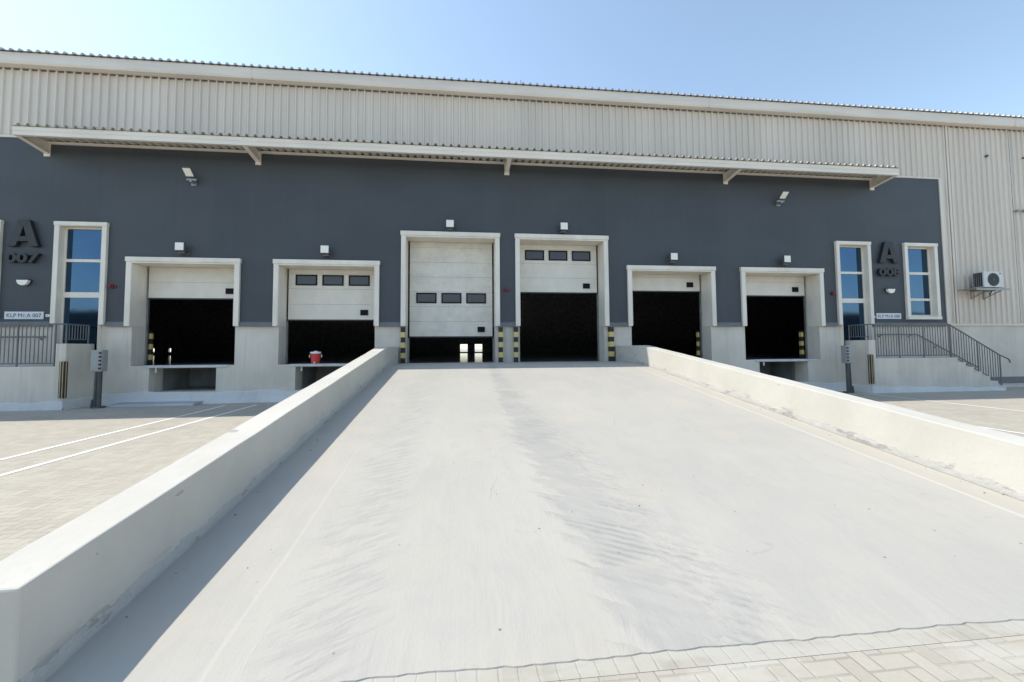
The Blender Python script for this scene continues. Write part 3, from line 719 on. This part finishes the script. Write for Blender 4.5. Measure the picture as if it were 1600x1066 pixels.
# rubber guards on the platform corners
def corner_guard(s, label):
    X = lambda x: CX+s*(x-CX); b = MB(); y = -.975
    x0 = 14.60
    def bx(x0, x1, y0, y1, z0, z1): a, c = sorted((X(x0), X(x1))); b.box(a, c, y0, y1, z0, z1)
    bx(14.585, 14.715, y, -.901, .33, 1.38); bx(14.585, 14.619, -.9005, -.86, .33, 1.38)
    b.cur = 1; bx(14.672, 14.695, y-.004, y-.0005, .33, 1.379); bx(14.581, 14.5845, -.93, -.905, .33, 1.379); bx(14.605, 14.622, y-.004, y-.0005, .33, 1.379)
    o = b.build('corner_guard', [M['rubber'], M['rubber_cream']], origin=(X(14.66), -.93, .33), bevel=.006)
    return tag(o, label, 'corner guard', 'rubber corner guards')
corner_guard(-1, 'brown rubber corner guard with cream stripes on left platform corner')
corner_guard(1, 'brown rubber corner guard with cream stripes on right platform corner')

# control cabinets on pipes
def cabinet(s, label):
    X = lambda x: CX+s*(x-CX)+(.08 if s < 0 else -.02)
    T = thing('control_cabinet', (X(13.93), -.72, 0), label, 'control cabinet', 'grey control cabinets by the platforms')
    b = MB(); a, c = sorted((X(13.83), X(14.14))); b.box(a, c, -.80, -.60, 1.07, 1.71); cb = b.build('cabinet', M['grey_box'], T, bevel=.012)
    b = MB(); b.box(a+.02, c-.02, -.812, -.801, 1.10, 1.68); b.build('cabinet_door', M['grey_box'], cb, bevel=.004)
    for k in range(5):
        b = MB(); z = 1.62-k*.113; x = X(13.865); b.tube((x, -.812, z), (x, -.85, z), .030, 10); b.build('socket', M['red_dull'] if k % 2 == 0 else M['dark'], cb)
    b = MB(); b.tube((X(13.93), -.72, -.01), (X(13.93), -.72, 1.07), .055, 10); b.tube((X(14.05), -.70, -.01), (X(14.03), -.70, 1.07), .045, 10); b.box(X(13.93)-.11, X(13.93)+.11, -.82, -.62, 0, .05); b.tube((X(14.13), -.72, 0), (X(14.10), -.72, .25), .03, 8)
    b.build('conduit_post', M['pipe'], T)
cabinet(-1, 'grey control cabinet with column of sockets beside left platform wall')
cabinet(1, 'grey control cabinet with column of sockets beside right platform wall')

# ------------------------------------------------------------------ striped guards
def guard(x, w, y0, y1, z1, label, group):
    b = MB(); b.box(x-w/2, x+w/2, y0, y1, ZT+.004, z1)
    b.cur = 1; b.box(x-w/2-.008, x+w/2+.008, y0-.008, y1-.0, z1, z1+.012)
    o = b.build('striped_guard', [M['stripe'], M['dark']], origin=(x, (y0+y1)/2, ZT), bevel=.008)
    return tag(o, label, 'guard post', group)
G1 = 'black and yellow striped guards at the drive-in doors'
c3, c4 = DC[2], DC[3]
guard(c3-1.60, .14, -.16, -.002, 2.43, 'black and yellow striped guard left of the dusty tall door', G1)
guard(c3+1.70, .14, -.16, -.002, 2.43, 'black and yellow striped guard right of the dusty tall door', G1)
guard(c4-1.68, .14, -.16, -.002, 2.43, 'black and yellow striped guard left of the half open tall door', G1)
guard(c4+1.74, .17, -.16, -.002, 2.43, 'black and yellow striped guard right of the half open tall door', G1)
G2 = 'striped track guards inside the dock doors'
guard(DC[0]-1.47, .08, .66, .76, 2.3, 'small striped post just inside the leftmost dock opening', G2)
guard(DC[4]+1.45, .08, .66, .76, 2.3, 'small striped post just inside the dock opening right of the ramp', G2)
guard(DC[5]+1.43, .10, .66, .78, 2.3, 'small striped post just inside the rightmost dock opening', G2)

# ------------------------------------------------------------------ lamps
def dock_light(x, z, label, proto=[None]):
    if proto[0] is None:
        T = thing('dock_light', (x, -.045, z), label, 'wall lamp', 'square floodlights above the doors')
        b = MB(); b.box(x-.14, x+.14, -.30, -.22, z-.13, z+.14); b.build('housing', M['lamp_body'], T, bevel=.01)
        b = MB(); b.box(x-.125, x+.125, -.312, -.301, z-.115, z+.125); b.build('lens', M['lamp_face'], T, bevel=.004)
        b = MB(); b.box(x-.16, x-.145, -.27, -.08, z-.12, z-.07); b.box(x+.145, x+.16, -.27, -.08, z-.12, z-.07); b.box(x-.16, x+.16, -.08, -.046, z-.21, z-.02)
        b.box(x-.10, x+.10, -.215, -.085, z-.20, z-.09); b.build('mount', M['lamp_body'], T)
        proto[0] = T; return T
    return copy_tree(proto[0], (x, -.045, z), label)
for x, z, lb in ((DC[0]-.03, 4.96, 'square white floodlight above the leftmost dock door'), (DC[1]-.03, 4.96, 'square white floodlight above the dock door with red cooler'),
                 (DC[2]-.03, 5.93, 'square white floodlight above the dusty tall door'), (DC[3]+.03, 5.95, 'square white floodlight above the half open tall door'),
                 (DC[4], 4.95, 'square white floodlight above the dock door right of the ramp'), (DC[5]+.05, 4.94, 'square white floodlight above the rightmost dock door')):
    dock_light(x, z, lb)
def high_flood(x, label):
    T = thing('floodlight', (x, -.046, 7.2), label, 'floodlight', 'tilted floodlights high on the wall')
    # head leans out and looks down: local frame
    n = Vector((0, -.68, -.73)).normalized(); u = Vector((0, -.73, .68)).normalized(); c = Vector((x, -.36, 7.34))
    def slab(mb, w, h, d0, d1):
        vs = []
        for d in (d0, d1):
            for a, b_ in ((-1, -1), (1, -1), (1, 1), (-1, 1)): vs.append(c+Vector((a*w/2, 0, 0))+u*(b_*h/2)+n*d)
        mb.add(vs, [(0, 1, 2, 3), (7, 6, 5, 4), (0, 4, 5, 1), (1, 5, 6, 2), (2, 6, 7, 3), (3, 7, 4, 0)])
    b = MB(); slab(b, .26, .30, -.06, 0); b.build('housing', M['lamp_body'], T, bevel=.01)
    b = MB(); slab(b, .225, .26, .001, .012); b.build('lens', M['lamp_face'], T)
    b = MB(); b.box(x-.15, x+.15, -.20, -.16, 7.14, 7.20); b.box(x-.03, x+.03, -.24, -.047, 7.08, 7.14); b.box(x-.08, x+.08, -.07, -.047, 7.02, 7.2); b.build('mount', M['galv'], T)
high_flood(-8.62, 'tilted floodlight high on slate wall under left part of canopy')
high_flood(12.02, 'tilted floodlight high on slate wall under right part of canopy')

def bulkhead(x, z, label):
    T = thing('bulkhead_lamp', (x, -.046, z), label, 'wall lamp', 'half round lamps beside the entrances')
    pts = [(x+.16*math.cos(t), z+.07+.17*math.sin(t)) for t in [math.pi+math.pi*i/12 for i in range(13)]]
    b = MB(); b.prism([(px*1.0, pz) for px, pz in pts], 'y', -.16, -.07); b.build('diffuser', M['lamp_face'], T, bevel=.01)
    pts2 = [(x+.185*math.cos(t), z+.085+.20*math.sin(t)) for t in [math.pi+math.pi*i/12 for i in range(13)]]
    b = MB(); b.prism(pts2, 'y', -.069, -.046); b.box(x-.185, x+.185, -.165, -.07, z+.075, z+.095); b.build('housing', M['dark'], T)
bulkhead(-13.35, 3.80, 'half round white lamp at far left above a plate and platform railing')
bulkhead(16.58, 3.82, 'half round white lamp between the two tall right-hand windows')

# ------------------------------------------------------------------ lettering
def text_mesh(txt, height, width, depth, offset=0.0):
    cu = bpy.data.curves.new('txt', 'FONT'); cu.body = txt; cu.size = 1; cu.extrude = .5; cu.offset = offset
    o = bpy.data.objects.new('txt', cu); COL.objects.link(o); bpy.context.view_layer.update()
    me = bpy.data.meshes.new_from_object(o.evaluated_get(bpy.context.evaluated_depsgraph_get()))
    bpy.data.objects.remove(o); bpy.data.curves.remove(cu)
    vs = [v.co.copy() for v in me.vertices]; fs = [tuple(p.vertices) for p in me.polygons]; bpy.data.meshes.remove(me)
    x0, x1 = min(v.x for v in vs), max(v.x for v in vs); y0, y1 = min(v.y for v in vs), max(v.y for v in vs)
    return [((v.x-x0)/(x1-x0)*width, -(v.z+.5)*depth, (v.y-y0)/(y1-y0)*height) for v in vs], fs
def big_sign(x, digits, label):
    T = thing('wall_sign', (x, -.046, 4.4), label, 'sign', 'raised unit numbers')
    b = MB(); z = 4.91; H = .82; W_ = .86; y0, y1 = -.17, -.060; x0 = x-W_/2
    P = lambda pts: b.prism([(x0+u, z+v) for u, v in pts], 'y', y0, y1)
    P([(0, 0), (.235, 0), (.290, .155), (.345, .31), (.425, .60), (.27, .82)][:6])
    P([(.86, 0), (.59, .82), (.435, .60), (.515, .31), (.57, .155), (.625, 0)])
    P([(.27, .821), (.425, .601), (.435, .601), (.59, .821)])
    P([(.2905, .155), (.5695, .155), (.5145, .31), (.3455, .31)])
    b.build('letter', M['letter'], T, bevel=.01)
    vs, fs = text_mesh(digits, .30, .92, .10, .035)
    b = MB(); b.add([(x-.46+v[0], -.06+v[1], 4.40+v[2]) for v in vs], fs); b.build('digits', M['letter'], T, normals=False)
big_sign(-13.38, '007', 'raised dark sign A 007 at far left, left of a tall glazed entrance')
big_sign(16.55, '008', 'raised dark sign A 008 between two tall windows on the right')
def plate(x0, x1, z0, z1, txt, label):
    b = MB(); b.box(x0, x1, -.062, -.046, z0, z1)
    vs, fs = text_mesh(txt, (z1-z0)*.52, (x1-x0)*.88, .003, .0)
    b.cur = 1; b.add([(x0+(x1-x0)*.06+v[0], -.0625+v[1], z0+(z1-z0)*.24+v[2]) for v in vs], fs)
    tag(b.build('name_plate', [M['plate'], M['ink']], origin=(x0, -.05, z0), normals=False), label, 'name plate', 'unit name plates')
plate(-13.87, -12.80, 2.67, 2.90, 'KLP M1:A 007', 'white name plate ending 007 above the railing at far left')
plate(15.98, 17.05, 2.73, 2.95, 'KLP M1:A 008', 'white name plate ending 008 between the two right-hand windows')
def bell(x, z, label):
    b = MB(); b.box(x-.055, x+.055, -.07, -.046, z-.04, z+.04); b.cur = 1; b.tube((x, -.07, z), (x, -.078, z), .015, 8)
    tag(b.build('door_bell', [M['white_plastic'], M['grey_box']], origin=(x, -.05, z), bevel=.004), label, 'door bell', 'door bells')
bell(-12.68, 2.78, 'small white bell push right of the far left name plate'); bell(15.86, 2.81, 'small white bell push left of the right-hand name plate')
def sounder(x, z, label):
    b = MB(); b.tube((x, -.046, z), (x, -.10, z), .075, 14); b.tube((x, -.10, z), (x, -.15, z), .055, 14, .035)
    b.box(x+.03, x+.14, -.07, -.046, z-.05, z+.01)
    tag(b.build('alarm_sounder', M['red_dull'], origin=(x, -.05, z)), label, 'alarm', 'dark red alarm sounders')
sounder(-10.93, 3.71, 'small dark red alarm sounder left of the leftmost dock door')
sounder(1.56, 3.72, 'small dark red alarm sounder between the two tall doors')
sounder(14.14, 3.70, 'small dark red alarm sounder right of the rightmost dock door')

# ------------------------------------------------------------------ air conditioner outdoor unit
A = thing('air_conditioner', (20.5, -.4, 3.88), 'white outdoor air conditioner unit on wall shelf right of slate panel', 'air conditioner')
x0, x1, ya, yb, z0, z1 = 20.05, 20.93, -.62, -.28, 3.92, 4.54
b = MB(); b.box(x0, x1, ya, yb, z0, z1); cs = b.build('casing', M['ac_white'], A, bevel=.015)
xc, zc, rr = 20.46, 4.22, .255
b = MB(); b.tube((xc, ya-.004, zc), (xc, ya+.02, zc), rr, 36); b.build('fan_opening', M['ac_dark'], cs)
b = MB(); k = 28
for r_ in (.07, .115, .16, .205, .248):
    P = [Vector((xc+r_*math.cos(2*math.pi*i/k), ya-.014, zc+r_*math.sin(2*math.pi*i/k))) for i in range(k+1)]
    for p, q in zip(P, P[1:]): b.tube(p, q, .0035, 4)
for i in range(8): t_ = math.pi*2*i/8; b.tube((xc+.03*math.cos(t_), ya-.014, zc+.03*math.sin(t_)), (xc+.255*math.cos(t_), ya-.014, zc+.255*math.sin(t_)), .003, 4)
b.tube((xc, ya-.018, zc), (xc, ya-.006, zc), .04, 16)
b.build('grille', M['lamp_body'], cs)
b = MB(); b.box(x0-.012, x0-.001, ya+.05, yb-.02, z0+.04, z1-.04); b.build('coil', M['ac_dark'], cs)
b = MB()
for i in range(4): y = ya+.09+i*.062; b.box(x0-.022, x0-.013, y, y+.014, z0+.04, z1-.04)
b.build('coil_guard', M['galv'], cs)
b = MB(); b.prism([(20.78+.045*math.cos(t)*1.2, 4.46+.028*math.sin(t)) for t in [2*math.pi*i/14 for i in range(14)]], 'y', ya-.003, ya-.0005); 
mb_ = simple('badge_blue', (.14, .20, .30), .5); b.build('badge', mb_, cs)
b = MB()
b.box(19.62, 21.12, -.66, -.06, 3.862, 3.885); b.box(19.62, 21.12, -.665, -.64, 3.80, 3.861)
b.build('shelf', M['galv'], A)
for x in (20.25, 20.85):
    b = MB(); b.box(x-.02, x+.02, -.635, -.05, 3.815, 3.858); b.box(x-.02, x+.02, -.075, -.045, 3.5, 3.80); b.tube((x, -.58, 3.81), (x, -.08, 3.56), .018, 6); b.build('bracket', M['galv'], A)
b = MB(); b.path([(x1+.01, -.40, 4.02), (x1+.12, -.40, 4.0), (x1+.15, -.20, 3.9), (x1+.15, -.07, 3.7)], .018); b.build('pipe', M['dark'], A)
b = MB(); b.tube((22.60, -.05, 7.17), (22.60, -.16, 7.17), .04, 10); b.box(22.60, 23.12, -.15, -.11, 7.155, 7.185); b.tube((23.1, -.13, 7.10), (23.1, -.13, 7.24), .035, 8); b.box(22.86, 22.95, -.16, -.10, 7.12, 7.22)
tag(b.build('pipe_fitting', M['galv'], origin=(22.6, -.05, 7.17)), 'small metal fitting sticking out of the cladding near right edge', 'fitting')

# ------------------------------------------------------------------ red cooler
Cc = thing('water_cooler', (-4.88, .32, ZT+.004), 'red insulated water jug with white lid standing on dock floor', 'water cooler')
x, y, z = -4.88, .32, ZT+.006
b = MB(); b.tube((x, y, z), (x, y, z+.34), .135, 20, .165); body = b.build('body', M['red_plastic'], Cc, bevel=.008)
b = MB(); b.tube((x, y, z+.341), (x, y, z+.40), .175, 20, .165); b.tube((x, y, z+.40), (x, y, z+.43), .06, 12); b.build('lid', M['white_plastic'], Cc, bevel=.006)
b = MB()
b.path([(x-.17, y, z+.30), (x-.205, y, z+.27), (x-.19, y-.02, z+.20)], .012); b.path([(x+.17, y, z+.30), (x+.205, y, z+.27), (x+.19, y-.02, z+.20)], .012); b.build('handle', M['white_plastic'], Cc)
b = MB(); b.tube((x+.03, y-.15, z+.05), (x+.03, y-.21, z+.05), .02, 8); b.tube((x+.03, y-.20, z+.06), (x+.03, y-.20, z+.01), .014, 8); b.build('tap', M['white_plastic'], Cc)

# ------------------------------------------------------------------ warehouse across the yard (behind the camera, mirrored in the glazing)
O = thing('warehouse', (10, -62, 0), 'low warehouse across the yard, only a dark shape mirrored in the lower panes', 'warehouse')
b = MB(); b.box(-170, 170, -90, -58, 0, 8.0); b.build('wall', M['panel'], O)
b = MB(); b.box(-170.4, 170.4, -90.4, -57.6, 8.01, 8.4); b.build('roof', M['gutter'], O)
